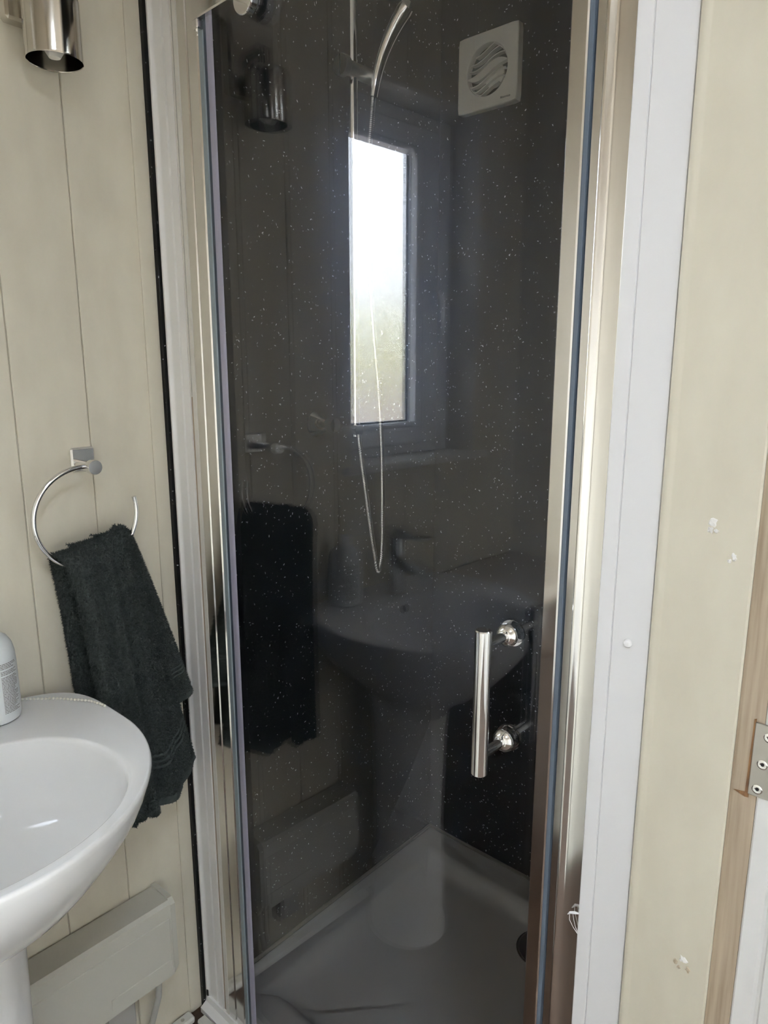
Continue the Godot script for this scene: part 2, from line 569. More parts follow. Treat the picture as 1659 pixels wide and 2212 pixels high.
# ---------------------------------------------------------------- bathroom window
func make_window() -> void:
	var fx0 := -0.150
	var fx1 := -0.087
	var z0: float = WIN[0]
	var z1: float = WIN[1]
	var y0: float = WIN[2]
	var y1: float = WIN[3]
	# outer frame
	var f := MB.new()
	f.box(Vector3(fx0, y0, z1 - 0.060), Vector3(fx1, y1, z1), 0.004)
	f.box(Vector3(fx0, y0, z0), Vector3(fx1, y1, z0 + 0.030), 0.004)
	f.box(Vector3(fx0, y0, z0 + 0.03), Vector3(fx1, y0 + 0.028, z1 - 0.06), 0.004)
	f.box(Vector3(fx0, y1 - 0.035, z0 + 0.03), Vector3(fx1, y1, z1 - 0.06), 0.004)
	var w := struct("window_1", f, M.white_upvc, "white framed casement window with frosted glass above the basin")
	# casement
	var sx := fx1 + 0.014
	var a0 := z0 + 0.030
	var a1 := z1 - 0.060
	var b0 := y0 + 0.028
	var b1 := y1 - 0.035
	var c := MB.new()
	c.box(Vector3(fx0 + 0.01, b0, a1 - 0.064), Vector3(sx, b1, a1), 0.006)
	c.box(Vector3(fx0 + 0.01, b0, a0), Vector3(sx, b1, a0 + 0.030), 0.006)
	c.box(Vector3(fx0 + 0.01, b0, a0 + 0.03), Vector3(sx, b0 + 0.044, a1 - 0.064), 0.006)
	c.box(Vector3(fx0 + 0.01, b1 - 0.046, a0 + 0.03), Vector3(sx, b1, a1 - 0.064), 0.006)
	var sash := part("casement", c, M.white_upvc, w)
	var p0 := a0 + 0.030
	var p1 := a1 - 0.064
	var q0 := b0 + 0.044
	var q1 := b1 - 0.046
	for r in [[p1 - 0.022, p1, q0, q1], [p0, p0 + 0.012, q0, q1], [p0 + 0.012, p1 - 0.022, q0, q0 + 0.014], [p0 + 0.012, p1 - 0.022, q1 - 0.014, q1]]:
		part("glazing_bead", box(Vector3(-0.118, r[2], r[0]), Vector3(sx - 0.006, r[3], r[1]), 0.005), M.white_upvc, w)
	part("gasket", MB.new().box(Vector3(-0.120, q0 + 0.012, p1 - 0.026), Vector3(-0.104, q1 - 0.012, p1 - 0.022)).box(Vector3(-0.120, q0 + 0.013, p0 + 0.012), Vector3(-0.104, q0 + 0.018, p1 - 0.022)), M.black_rubber, w)
	part("pane", box(Vector3(-0.124, q0 + 0.004, p0 + 0.004), Vector3(-0.118, q1 - 0.004, p1 - 0.004)), M.frosted_glass, w, "frosted glass pane")
	# handle
	var h := MB.new()
	h.box(Vector3(sx, 1.545, 0.792), Vector3(sx + 0.010, 1.615, 0.816), 0.004)
	var hd := part("handle", h, M.white_upvc, sash, "white lever handle")
	hd.set_meta("label", "white lever handle")
	var lv := MB.new()
	lv.tube([Vector3(sx + 0.008, 1.582, 0.804), Vector3(sx + 0.034, 1.582, 0.804), Vector3(sx + 0.040, 1.570, 0.806), Vector3(sx + 0.040, 1.52, 0.808), Vector3(sx + 0.038, 1.465, 0.808)], [0.011, 0.011, 0.010, 0.008, 0.007], 12)
	part("lever", lv, M.white_upvc, sash)
	# reveal linings and sill
	var rv := MB.new()
	rv.box(Vector3(-0.150, y0, z1 - 0.001), Vector3(0.002, y1, z1 + 0.008), 0.002)
	rv.box(Vector3(-0.150, y0, z0 - 0.008), Vector3(0.002, y1, z0 + 0.001), 0.002)
	rv.box(Vector3(-0.150, y1 - 0.001, z0 - 0.008), Vector3(0.002, y1 + 0.008, z1 + 0.008), 0.002)
	part("reveal", rv, M.passage_paint, w)
	part("sill", box(Vector3(-0.150, y0 - 0.018, z0 - 0.03), Vector3(0.022, y0 + 0.001, z1 + 0.055), 0.005), M.sill_cream, w)



func bead_chain(path: Array, r: float, step: float, n: int) -> MB:
	var b := MB.new()
	b.tube(path, r * 0.3, 4)
	var left := 0.0
	for i in path.size() - 1:
		var a: Vector3 = path[i]
		var d: Vector3 = path[i + 1] - a
		var l := d.length()
		while left < l:
			b.ball(a + d * (left / l), r, n)
			left += step
		left -= l
	return b


# ---------------------------------------------------------------- shower
func make_tray() -> void:
	var t := thing("shower_tray", "low white shower tray behind the glass door", "shower tray", Vector3(0, 0, 0))
	var rect := func(x0: float, x1: float, z0: float, z1: float, r: float, y: float) -> PackedVector3Array:
		var q := PackedVector3Array()
		var cs := [[x1 - r, z0 + r, -90], [x0 + r, z0 + r, 180], [x0 + r, z1 - r, 90], [x1 - r, z1 - r, 0]]
		for c in cs:
			for k in 9:
				var a := deg_to_rad(c[2] - k * 90.0 / 8 + 0.0)
				q.append(Vector3(c[0] + r * cos(a), y, c[1] + r * sin(a)))
		return q
	var rings := []
	for s in [[0.0, 0.004, -0.028], [0.0, 0.004, 0.020], [0.004, 0.004, 0.024], [0.040, 0.030, 0.024], [0.046, 0.035, 0.022], [0.052, 0.040, 0.012], [0.062, 0.045, -0.004], [0.085, 0.05, -0.010]]:
		var i: float = s[0]
		rings.append(rect.call(0.013 + i, 0.845 - i, -0.80 + i, -0.025 - i, s[1], s[2]))
	part("tray", MB.new().loft(rings), M.acrylic, t)
	var d := part("waste_cover", MB.new().lathe([Vector2(0.056, -0.011), Vector2(0.056, -0.004), Vector2(0.050, 0.0), Vector2(0.0, 0.002)], Vector3(0.487, 0.0, -0.640), Vector3.UP, 40), M.black_rubber, t, "round dark waste cover")
	part("waste_ring", MB.new().lathe([Vector2(0.061, -0.011), Vector2(0.061, -0.007), Vector2(0.056, -0.006)], Vector3(0.487, 0.0, -0.640), Vector3.UP, 40), M.chrome, d)
	# silicone bead round the tray
	part("silicone_bead", MB.new().tube([Vector3(0.015, 0.026, -0.03), Vector3(0.015, 0.026, -0.797)], 0.005, 8).tube([Vector3(0.015, 0.026, -0.797), Vector3(0.843, 0.026, -0.797)], 0.005, 8), M.grimy_silicone, t)


func make_frame() -> void:
	var f := thing("shower_enclosure", "fixed aluminium posts and threshold of the shower", "shower enclosure")
	var y0 := 0.004
	var y1 := 1.99
	part("wall_channel", MB.new().prism([Vector2(0.0135, -0.0245), Vector2(0.0135, 0.003), Vector2(0.016, 0.0055), Vector2(0.020, 0.0055), Vector2(0.0235, 0.001), Vector2(0.028, -0.0005), Vector2(0.048, -0.0005), Vector2(0.051, -0.003), Vector2(0.054, -0.003), Vector2(0.056, 0.0005), Vector2(0.075, 0.0005), Vector2(0.075, -0.0245)], 1, y0, y1), M.channel_grey, f, "grey-white wall channel")
	part("filler_strip", MB.new().prism([Vector2(0.0755, -0.0245), Vector2(0.0755, -0.002), Vector2(0.0835, -0.002), Vector2(0.0835, -0.0245)], 1, y0, 1.345), M.bare_pine, f, "bare wooden packing strip")
	part("filler_strip", MB.new().prism([Vector2(0.0755, -0.0245), Vector2(0.0755, 0.000), Vector2(0.0795, 0.000), Vector2(0.0795, -0.0245)], 1, 1.345, y1), M.filler_white, f)
	part("edge_strip", MB.new().prism([Vector2(0.084, -0.0245), Vector2(0.084, 0.001), Vector2(0.0945, 0.001), Vector2(0.0945, -0.0245)], 1, y0, y1), M.filler_white, f)
	part("hinge_post", MB.new().prism([Vector2(0.095, -0.0245), Vector2(0.095, -0.001), Vector2(0.097, 0.001), Vector2(0.1175, 0.001), Vector2(0.1195, -0.001), Vector2(0.1195, -0.0245)], 1, y0, y1), M.polished_aluminium, f, "polished post on the hinge side")
	part("closing_post", MB.new().prism([Vector2(0.8285, -0.0245), Vector2(0.8285, 0.0175), Vector2(0.830, 0.0190), Vector2(0.8385, 0.0190), Vector2(0.840, 0.0225), Vector2(0.842, 0.0245), Vector2(0.8440, 0.0245), Vector2(0.8460, 0.0230), Vector2(0.850, 0.0210), Vector2(0.858, 0.0195), Vector2(0.869, 0.0190), Vector2(0.869, -0.0245)], 1, y0, y1), M.polished_aluminium, f, "polished post on the closing side")
	part("threshold", MB.new().prism([Vector2(0.0, 0.020), Vector2(0.012, 0.020), Vector2(0.020, 0.006), Vector2(0.034, 0.004), Vector2(0.036, -0.012), Vector2(0.033, -0.0245), Vector2(0.0, -0.0245)], 0, 0.014, 0.869), M.channel_grey, f, "low sloping threshold rail")
	part("screw_slot", box(Vector3(0.017, 0.036, 0.0035), Vector3(0.024, 0.052, 0.0062), 0.002), M.black_rubber, f, "small dark slot at the foot of the channel")
	# mould in the joint beside the wall channel
	var rng := RandomNumberGenerator.new()
	rng.seed = 9
	var mb := MB.new()
	for k in 46:
		var y := 0.10 + 0.75 * pow(rng.randf(), 0.8)
		var c := Vector3(0.0145 + rng.randf() * 0.003, y, 0.0046)
		mb.lathe([Vector2(0.0, 0.0), Vector2(0.0006 + 0.0022 * rng.randf(), 0.0004), Vector2(0.0, 0.0012)], c, Vector3(0.1, 0, 1), 7)
	var mo := part("mould", mb, M.black_rubber, f, "black mould spots in the joint")
	mo.set_meta("kind", "stuff")


func make_door() -> void:
	var d := thing("shower_door", "clear glass shower door with chrome pull handle, slightly ajar", "shower door", Vector3(0.12, 0, -0.0027), DOOR_TURN)
	var y0 := 0.030
	var y1 := 1.920
	part("glass", box(Vector3(0.030, y0, -0.006), Vector3(0.690, y1 + 0.01, 0.0)), M.shower_glass, d, "clear glass sheet with soap haze")
	part("soap_film", MB.new().grid(4, 8, func(u: float, v: float) -> Vector3: return Vector3(lerpf(0.069, 0.684, u), lerpf(y0, y1, v), 0.0003)), M.soap_film, d, "thin dried soap film wiped over the glass")
	part("stile", MB.new().prism([Vector2(0.0015, -0.014), Vector2(0.0015, 0.002), Vector2(0.003, 0.0035), Vector2(0.029, 0.0035), Vector2(0.0315, 0.001), Vector2(0.0315, -0.014)], 1, y0 - 0.005, 1.985), M.polished_aluminium, d)
	part("seal", MB.new().prism([Vector2(0.0315, 0.0005), Vector2(0.0335, 0.003), Vector2(0.0435, 0.003), Vector2(0.0455, 0.0005)], 1, y0, y1), M.seal_reflection_teal, d, "part of the seal coloured with the grey-green reflection in it")  # these ribs carry the reflections in the seal fin as fixed colour
	part("seal", MB.new().prism([Vector2(0.0455, 0.0003), Vector2(0.0455, 0.0012), Vector2(0.0535, 0.0012), Vector2(0.0535, 0.0003)], 1, y0, y1), M.seal_reflection_navy, d, "part of the seal coloured with the dark blue reflection in it")
	part("seal", MB.new().prism([Vector2(0.0535, 0.0004), Vector2(0.0550, 0.003), Vector2(0.0590, 0.0022), Vector2(0.0620, 0.003), Vector2(0.0660, 0.002), Vector2(0.0690, 0.0004)], 1, y0, y1), M.seal_reflection_lilac, d, "part of the seal coloured with the pale lilac reflection in it")
	part("stile", MB.new().prism([Vector2(0.6840, -0.012), Vector2(0.6840, 0.0035), Vector2(0.6855, 0.005), Vector2(0.7020, 0.005), Vector2(0.7035, 0.0035), Vector2(0.7035, -0.012)], 1, y0 - 0.005, 1.985), M.polished_aluminium, d)
	part("magnetic_seal", MB.new().prism([Vector2(0.7035, -0.012), Vector2(0.7035, 0.0015), Vector2(0.7078, 0.0015), Vector2(0.7078, -0.012)], 1, y0, 1.98), M.vinyl_blue, d, "blue-grey magnetic seal")
	part("top_rail", box(Vector3(0.030, y1, -0.036), Vector3(0.700, y1 + 0.034, 0.012), 0.002), M.polished_aluminium, d)
	part("rail_clip", box(Vector3(0.0315, y1 - 0.014, -0.012), Vector3(0.046, y1, 0.0125), 0.002), M.chrome, d)
	var rp := Vector3(0.174, 1.906, 0.0)
	part("roller_cap", MB.new().lathe([Vector2(0.015, 0.0), Vector2(0.015, 0.004), Vector2(0.021, 0.006), Vector2(0.0235, 0.009), Vector2(0.0235, 0.018), Vector2(0.022, 0.020), Vector2(0.0, 0.0205)], rp, Vector3(0, 0, 1), 40), M.chrome, d, "round chrome roller cap")
	# pull handle
	var h := Node3D.new()
	h.name = "pull_handle"
	d.add_child(h)
	h.position = Vector3(0.637, 0, 0)
	h.set_meta("label", "vertical chrome bar handle")
	var ya := 0.917
	var yb := 1.101
	var br := 0.0098
	var so := 0.053
	part("bar", MB.new().lathe([Vector2(0, ya), Vector2(br - 0.0012, ya), Vector2(br, ya + 0.0012), Vector2(br, yb - 0.0012), Vector2(br - 0.0012, yb), Vector2(0, yb)], Vector3(0, 0, so), Vector3.UP, 40), M.chrome, h)
	for y in [0.940, 1.080]:
		part("post", MB.new().lathe([Vector2(0.0062, 0.0), Vector2(0.0062, so)], Vector3(0, y, 0), Vector3(0, 0, 1), 20), M.chrome, h)
		part("rosette", MB.new().lathe([Vector2(0.0, 0.0), Vector2(0.0135, 0.0), Vector2(0.0145, 0.002), Vector2(0.0135, 0.006), Vector2(0.010, 0.010), Vector2(0.0075, 0.011), Vector2(0.0062, 0.011)], Vector3(0, y, 0.0002), Vector3(0, 0, 1), 28), M.chrome, h)
		part("rosette", MB.new().lathe([Vector2(0.0, 0.0), Vector2(0.0165, 0.0), Vector2(0.0175, 0.003), Vector2(0.016, 0.008), Vector2(0.011, 0.013), Vector2(0.0, 0.015)], Vector3(0, y, -0.0062), Vector3(0, 0, -1), 28), M.chrome, h)


func make_fan() -> void:
	var c := Vector3(0.1615, 2.068, -0.80)
	var f := thing("extractor_fan", "square cream extractor fan on the black shower wall", "fan", c)
	var s := 0.0815
	var r := 0.054
	var th := 0.020
	# plate: a rounded square with a round hole
	var n := 64
	var outer := []
	var hole := []
	for k in n:
		var a := TAU * k / n
		var d := Vector2(cos(a), sin(a))
		var m := maxf(absf(d.x), absf(d.y))
		var q := d / m * s
		var cr := 0.006
		var e := Vector2(maxf(0, absf(q.x) - (s - cr)), maxf(0, absf(q.y) - (s - cr)))
		if e.x > 0 and e.y > 0:
			var dir := e.normalized()
			q = Vector2(signf(q.x) * (s - cr + cr * dir.x), signf(q.y) * (s - cr + cr * dir.y))
		outer.append(q)
		hole.append(d * r)
	var ring := func(pts: Array, scale_: float, z: float) -> PackedVector3Array:
		var out := PackedVector3Array()
		for q in pts:
			out.append(Vector3(q.x * scale_, q.y * scale_, z))
		return out
	part("plate", MB.new().loft([ring.call(outer, 1.0, 0.0), ring.call(outer, 1.0, th - 0.002), ring.call(outer, 0.978, th), ring.call(hole, 1.04, th), ring.call(hole, 1.0, th - 0.003), ring.call(hole, 1.0, 0.004)], false, false), M.fan_plastic, f)
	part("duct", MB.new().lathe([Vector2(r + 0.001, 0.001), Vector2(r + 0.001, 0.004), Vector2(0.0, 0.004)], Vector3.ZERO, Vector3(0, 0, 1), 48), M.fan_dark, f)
	# the motor hub and struts behind the louvres
	part("motor", MB.new().lathe([Vector2(0.026, 0.004), Vector2(0.026, 0.009), Vector2(0.022, 0.010), Vector2(0, 0.010)], Vector3(0.014, -0.012, 0), Vector3(0, 0, 1), 32), M.fan_plastic, f)
	var wave := func(x: float) -> float:
		return 0.0085 * sin(x / r * 2.6) + 0.10 * x
	for k in [-3, -2, -1, 1, 2, 3]:
		var off: float = k * 0.0135 + (0.003 if k > 0 else -0.003)
		var lim := sqrt(maxf(0.0, r * r - off * off)) * 0.99
		var top := []
		var N := 22
		var x0 := -lim
		var x1 := lim
		var q := []
		for i in N + 1:
			var x := lerpf(x0, x1, i / float(N))
			var y: float = clampf(off + wave.call(x), -sqrt(maxf(0.0, r * r - x * x)), sqrt(maxf(0.0, r * r - x * x)))
			q.append(Vector2(x, y + 0.0011))
			top.append(Vector2(x, y - 0.0011))
		top.reverse()
		part("louvre", MB.new().prism(q + top, 2, 0.006, th - 0.001), M.fan_plastic, f)
	var lens := []
	var low := []
	for i in 25:
		var x := lerpf(-r * 0.985, r * 0.985, i / 24.0)
		var w := 0.0012 + 0.0085 * (1.0 - pow(absf(x) / r, 2.0))
		lens.append(Vector2(x, wave.call(x) + w))
		low.append(Vector2(x, wave.call(x) - w))
	low.reverse()
	part("louvre", MB.new().prism(lens + low, 2, 0.006, th - 0.0005), M.fan_plastic, f)
	var tm := TextMesh.new()
	tm.text = "Manrose"
	tm.font_size = 64
	tm.pixel_size = 0.0000935
	tm.depth = 0.0004
	var fo := SystemFont.new()
	fo.font_names = PackedStringArray(["Droid Sans"])
	fo.font_weight = 700
	tm.font = fo
	var te := MeshInstance3D.new()
	te.name = "maker_print"
	te.mesh = tm
	te.material_override = M.print_grey
	f.add_child(te)
	te.position = Vector3(0.052, -0.0675, th + 0.0001)


func make_shower_fittings() -> void:
	var px := 0.052
	var pz := -0.448
	var rl := thing("riser_rail", "vertical chrome riser rail on the black shower panel", "shower rail")
	part("rail", MB.new().lathe([Vector2(0, 1.24), Vector2(0.0105, 1.24), Vector2(0.0105, 2.26), Vector2(0, 2.26)], Vector3(px, 0, pz), Vector3.UP, 28), M.chrome, rl)
	for y in [1.255, 2.24]:
		part("wall_bracket", MB.new().lathe([Vector2(0.014, 0.0), Vector2(0.014, px - 0.013 + 0.012), Vector2(0.0, px - 0.013 + 0.014)], Vector3(0.013, y, pz), Vector3(1, 0, 0), 24), M.chrome, rl)
	var sl := MB.new()
	var sc := Vector3(0.058, 2.000, -0.405)
	var sd := Vector3(0, 0, -1)
	sl.lathe([Vector2(0.0, 0.0), Vector2(0.0195, 0.0), Vector2(0.0205, 0.0015), Vector2(0.0205, 0.014), Vector2(0.015, 0.020), Vector2(0.015, 0.060), Vector2(0.0145, 0.095), Vector2(0.0135, 0.104), Vector2(0.0, 0.105)], sc, sd, 32)
	var slider := part("slider", sl, M.satin_chrome, rl, "sliding handset holder")
	part("slot", box(sc + Vector3(-0.0016, -0.0195, -0.0005), sc + Vector3(0.0016, 0.0195, 0.0006)), M.black_rubber, slider)
	var hs := thing("shower_handset", "curved chrome shower handset in its holder on the riser rail", "shower head")
	var pts := []
	var rad := []
	for i in 21:
		var t := i / 20.0
		var a := Vector3(0.074, 1.955, -0.487)
		var b := Vector3(0.080, 2.060, -0.500)
		var c := Vector3(0.155, 2.120, -0.510)
		pts.append(a.lerp(b, t).lerp(b.lerp(c, t), t))
		rad.append(lerpf(0.0095, 0.0185, t) * (1.0 if t < 0.9 else sqrt(maxf(0.02, 1.0 - pow((t - 0.9) / 0.1, 2.0)))))
	part("body", MB.new().tube(pts, rad, 24), M.chrome, hs)
	var hp := Curve3D.new()
	for q in [[0.074, 1.957, -0.487], [0.076, 1.80, -0.468], [0.078, 1.55, -0.474], [0.080, 1.34, -0.496], [0.080, 1.20, -0.506], [0.080, 1.06, -0.508], [0.080, 0.96, -0.506], [0.080, 0.915, -0.494], [0.080, 0.94, -0.484], [0.078, 1.036, -0.466], [0.074, 1.125, -0.454], [0.068, 1.20, -0.447], [0.062, 1.245, -0.447]]:
		hp.add_point(Vector3(q[0], q[1], q[2]))
	for i in range(1, hp.point_count - 1):
		var tn := (hp.get_point_position(i + 1) - hp.get_point_position(i - 1)) * 0.17
		hp.set_point_in(i, -tn)
		hp.set_point_out(i, tn)
	var hpts := []
	var hrad := []
	var ln := hp.get_baked_length()
	var nh := int(ln / 0.0012)
	for i in nh + 1:
		hpts.append(hp.sample_baked(ln * i / nh, true))
		hrad.append(0.0068 if i % 3 != 0 else 0.0056)
	var ho := part("shower_hose", MB.new().tube(hpts, hrad, 10), M.chrome)
	tag(ho, "ribbed chrome shower hose looping below the handset", "shower hose")
	var v := thing("shower_valve", "conical chrome shower control on the black panel", "shower valve", Vector3(0.013, 1.272, -0.362))
	part("flange", MB.new().lathe([Vector2(0.030, 0.0), Vector2(0.030, 0.004), Vector2(0.012, 0.036), Vector2(0.0, 0.036)], Vector3.ZERO, Vector3(1, 0, 0), 32), M.chrome, v)
	part("knob", MB.new().lathe([Vector2(0.010, 0.034), Vector2(0.015, 0.040), Vector2(0.0165, 0.050), Vector2(0.015, 0.062), Vector2(0.0, 0.066)], Vector3.ZERO, Vector3(1, 0, 0), 28), M.chrome, v)


# ---------------------------------------------------------------- basin and what is on it
const BZ := 0.485
const BY := 0.860


func basin_outer(k: float, sx := 1.0, sz := 1.0) -> Vector2:
	var c := cos(k)
	var s := sin(k)
	if c >= 0.0:
		return Vector2(0.200 + 0.268 * c * sx, BZ + 0.255 * s * sz)
	return Vector2(0.200 - 0.1985 * pow(-c, 0.42) * sx, BZ + 0.255 * signf(s) * pow(absf(s), 0.55) * sz)


func make_basin() -> void:
	var b := thing("pedestal_basin", "white ceramic pedestal basin below the window", "basin")
	var n := 96
	var rings := []
	# underside and rim: [height, scale in x, scale in z, shift in x]
	for s in [[0.600, 0.30, 0.31, -0.03], [0.640, 0.37, 0.37, -0.02], [0.680, 0.53, 0.53, 0.0], [0.720, 0.69, 0.69, 0.0], [0.752, 0.79, 0.79, 0.0], [0.782, 0.872, 0.872, 0.0], [0.808, 0.935, 0.935, 0.0], [0.830, 0.972, 0.972, 0.0], [0.847, 0.993, 0.993, 0.0], [0.855, 1.0, 1.0, 0.0], [0.859, 0.995, 0.995, 0.0], [0.8605, 0.984, 0.984, 0.0]]:
		var r := PackedVector3Array()
		for k in n:
			var q := basin_outer(-TAU * k / n, s[1], s[2])
			r.append(Vector3(maxf(0.0015, q.x + s[3]), s[0], q.y))
		rings.append(r)
	# bowl: [height, share of the opening]
	for s in [[0.8505, 1.030, 0.0], [0.8490, 1.012, 0.0], [0.8455, 1.000, 0.0], [0.838, 0.990, 0.0], [0.810, 0.960, 0.0], [0.782, 0.915, -0.002], [0.758, 0.83, -0.006], [0.742, 0.68, -0.010], [0.733, 0.42, -0.018], [0.730, 0.14, -0.024]]:
		var r := PackedVector3Array()
		for k in n:
			var a := -TAU * k / n
			var x: float = 0.283 + 0.152 * cos(a) * s[1]
			if cos(a) < 0.0:
				x = 0.283 - 0.160 * pow(-cos(a), 0.8) * s[1]
			var lift: float = (0.8600 - s[0]) * 0.8 * smoothstep(0.1, 0.9, -cos(a)) if s[0] > 0.83 else 0.0
			r.append(Vector3(x + s[2], s[0] + lift, BZ + 0.195 * sin(a) * s[1]))
		rings.append(r)
	var bo := MB.new().loft(rings, true, true)
	bo.limit = 0.5
	part("bowl", bo, M.ceramic, b)
	var pr := []
	for s in [[0.0, 0.100], [0.02, 0.099], [0.05, 0.092], [0.30, 0.084], [0.55, 0.090], [0.64, 0.10]]:
		var r := PackedVector3Array()
		for k in 40:
			var a := -TAU * k / 40
			r.append(Vector3(0.150 + s[1] * cos(a) * 1.05, s[0], BZ + s[1] * sin(a) * 0.95))
		pr.append(r)
	part("pedestal", MB.new().loft(pr), M.ceramic, b)
	part("overflow", MB.new().lathe([Vector2(0.0095, 0.0), Vector2(0.0095, 0.002), Vector2(0.0, 0.002)], Vector3(0.131, 0.836, BZ), Vector3(1, 0.25, 0), 24), M.black_rubber, b, "round dark overflow hole")
	part("waste", MB.new().lathe([Vector2(0.020, 0.0), Vector2(0.020, 0.002), Vector2(0.014, 0.003), Vector2(0.0, 0.001)], Vector3(0.259, 0.7300, BZ), Vector3.UP, 24), M.chrome, b)

	var t := thing("basin_tap", "chrome mixer tap with flat lever on the basin ledge", "tap", Vector3(0.085, BY, 0.505))
	part("body", MB.new().lathe([Vector2(0.025, 0.0), Vector2(0.025, 0.004), Vector2(0.0215, 0.006), Vector2(0.0215, 0.140), Vector2(0.0205, 0.142), Vector2(0, 0.142)], Vector3.ZERO, Vector3.UP, 32), M.chrome, t)
	part("spout", MB.new().prism([Vector2(0.005, 0.072), Vector2(0.005, 0.102), Vector2(0.108, 0.082), Vector2(0.112, 0.076), Vector2(0.108, 0.060)], 2, -0.014, 0.014), M.chrome, t)
	part("lever", MB.new().prism([Vector2(-0.022, 0.1425), Vector2(-0.022, 0.166), Vector2(0.018, 0.168), Vector2(0.102, 0.154), Vector2(0.102, 0.149), Vector2(0.020, 0.1425)], 2, -0.016, 0.016), M.chrome, t)

	# plug chain lying along the ledge
	var path := []
	var cv := Curve3D.new()
	for q in [Vector3(0.012, 0.8626, 0.345), Vector3(0.025, 0.8626, 0.316), Vector3(0.062, 0.8626, 0.279), Vector3(0.109, 0.8626, 0.2465), Vector3(0.135, 0.8626, 0.2385), Vector3(0.149, 0.8622, 0.2375)]:
		cv.add_point(q)
	for i in 61:
		path.append(cv.sample_baked(cv.get_baked_length() * i / 60.0))
	var ch := part("plug_chain", bead_chain(path, 0.0023, 0.0062, 10), M.bead_plastic)
	tag(ch, "white bead plug chain lying along the basin ledge", "chain")

	# bottle
	var bt := thing("lotion_bottle", "white plastic bottle with grey small print on the basin ledge", "bottle", Vector3(0.056, BY + 0.0002, 0.368), 0.0)
	part("body", MB.new().lathe([Vector2(0.0, 0.0), Vector2(0.030, 0.0), Vector2(0.0345, 0.003), Vector2(0.0360, 0.010), Vector2(0.0365, 0.03), Vector2(0.0362, 0.090), Vector2(0.0352, 0.108), Vector2(0.0322, 0.122), Vector2(0.0265, 0.132), Vector2(0.018, 0.138), Vector2(0.013, 0.140), Vector2(0.0, 0.140)], Vector3.ZERO, Vector3.UP, 48), M.bottle_plastic, bt)
	part("cap", MB.new().lathe([Vector2(0.013, 0.1395), Vector2(0.0135, 0.160), Vector2(0.0125, 0.162), Vector2(0.0, 0.162)], Vector3.ZERO, Vector3.UP, 24), M.white_upvc, bt)
	# rows of print curved round the body
	var rng := RandomNumberGenerator.new()
	rng.seed = 17
	var pb := MB.new()
	for row in 34:
		var y := 0.0975 - row * 0.00238
		if row in [4, 8]:
			continue
		var a1 := deg_to_rad(46.0 - (rng.randf() * 16.0 if rng.randf() < 0.55 else 0.0))
		var a := deg_to_rad(2.0)
		while a < a1:
			var b2 := minf(a + deg_to_rad(1.5 + rng.randf() * 7.0), a1)
			var A := a
			pb.grid(3, 1, func(u: float, v: float) -> Vector3:
				var an := lerpf(A, b2, u)
				return Vector3(sin(an + PI / 2 - 0.0) * 0.0368, y + v * 0.00105, cos(an + PI / 2) * 0.0368))
			a = b2 + deg_to_rad(0.9)
	var pp := part("small_print", pb, M.print_grey, bt, "rows of tiny grey print")
	pp.rotation.y = deg_to_rad(0.0)


# ---------------------------------------------------------------- things on the panelled wall
func make_towel_ring() -> void:
	var t := thing("towel_ring", "open chrome towel ring on the cream boards", "towel ring")
	part("plate", box(Vector3(0.0, 1.222, 0.150), Vector3(0.007, 1.264, 0.192), 0.003), M.chrome, t)
	part("post", MB.new().lathe([Vector2(0.0085, 0.0), Vector2(0.0085, 0.044), Vector2(0.0115, 0.045), Vector2(0.0125, 0.047), Vector2(0.0125, 0.058), Vector2(0.0115, 0.0595), Vector2(0.0, 0.060)], Vector3(0.006, 1.236, 0.180), Vector3(1, 0, 0), 28), M.chrome, t)
	var pts := []
	var c := Vector3(0.050, 1.153, 0.193)
	for i in 73:
		var a := deg_to_rad(84.0 + 292.0 * i / 72.0)
		pts.append(c + Vector3(0, sin(a) * 0.0845, -cos(a) * 0.0875))
	var r := []
	for i in 73:
		r.append(0.0042)
	part("ring", MB.new().tube(pts, r, 14), M.chrome, t)


func towel_point(c: Array, u: float, v: float, side: float) -> Vector3:
	# c: corners (z, y) top left, top right, bottom right, bottom left; x at top and bottom; folds, depth, phase, roll over the ring, sag
	var z := lerpf(lerpf(c[0].x, c[3].x, pow(v, 0.55)), lerpf(c[1].x, c[2].x, pow(v, 0.9)), u)
	var y := lerpf(lerpf(c[0].y, c[1].y, u) + 0.0015 * sin(u * 5.0 + c[8]), lerpf(c[3].y, c[2].y, u) - c[10] * sin(PI * u), v)
	var wv: float = sin(u * c[6] * TAU + c[8] + v * 0.8)
	wv = signf(wv) * pow(absf(wv), 0.6) + 0.35 * sin(u * c[6] * TAU * 2.3 + c[8] * 1.7 - v)
	var edge := pow(absf(2.0 * u - 1.0), 5.0)
	var x: float = lerpf(c[4], c[5], v) + c[7] * wv * (0.3 + 0.7 * v) - 0.018 * edge
	if v < 0.07:   # rolling over the bar of the ring
		var k := 1.0 - v / 0.07
		x -= c[9] * k * k
		y -= 0.008 * k * k * k
	return Vector3(x + side * 0.0045, y, z)


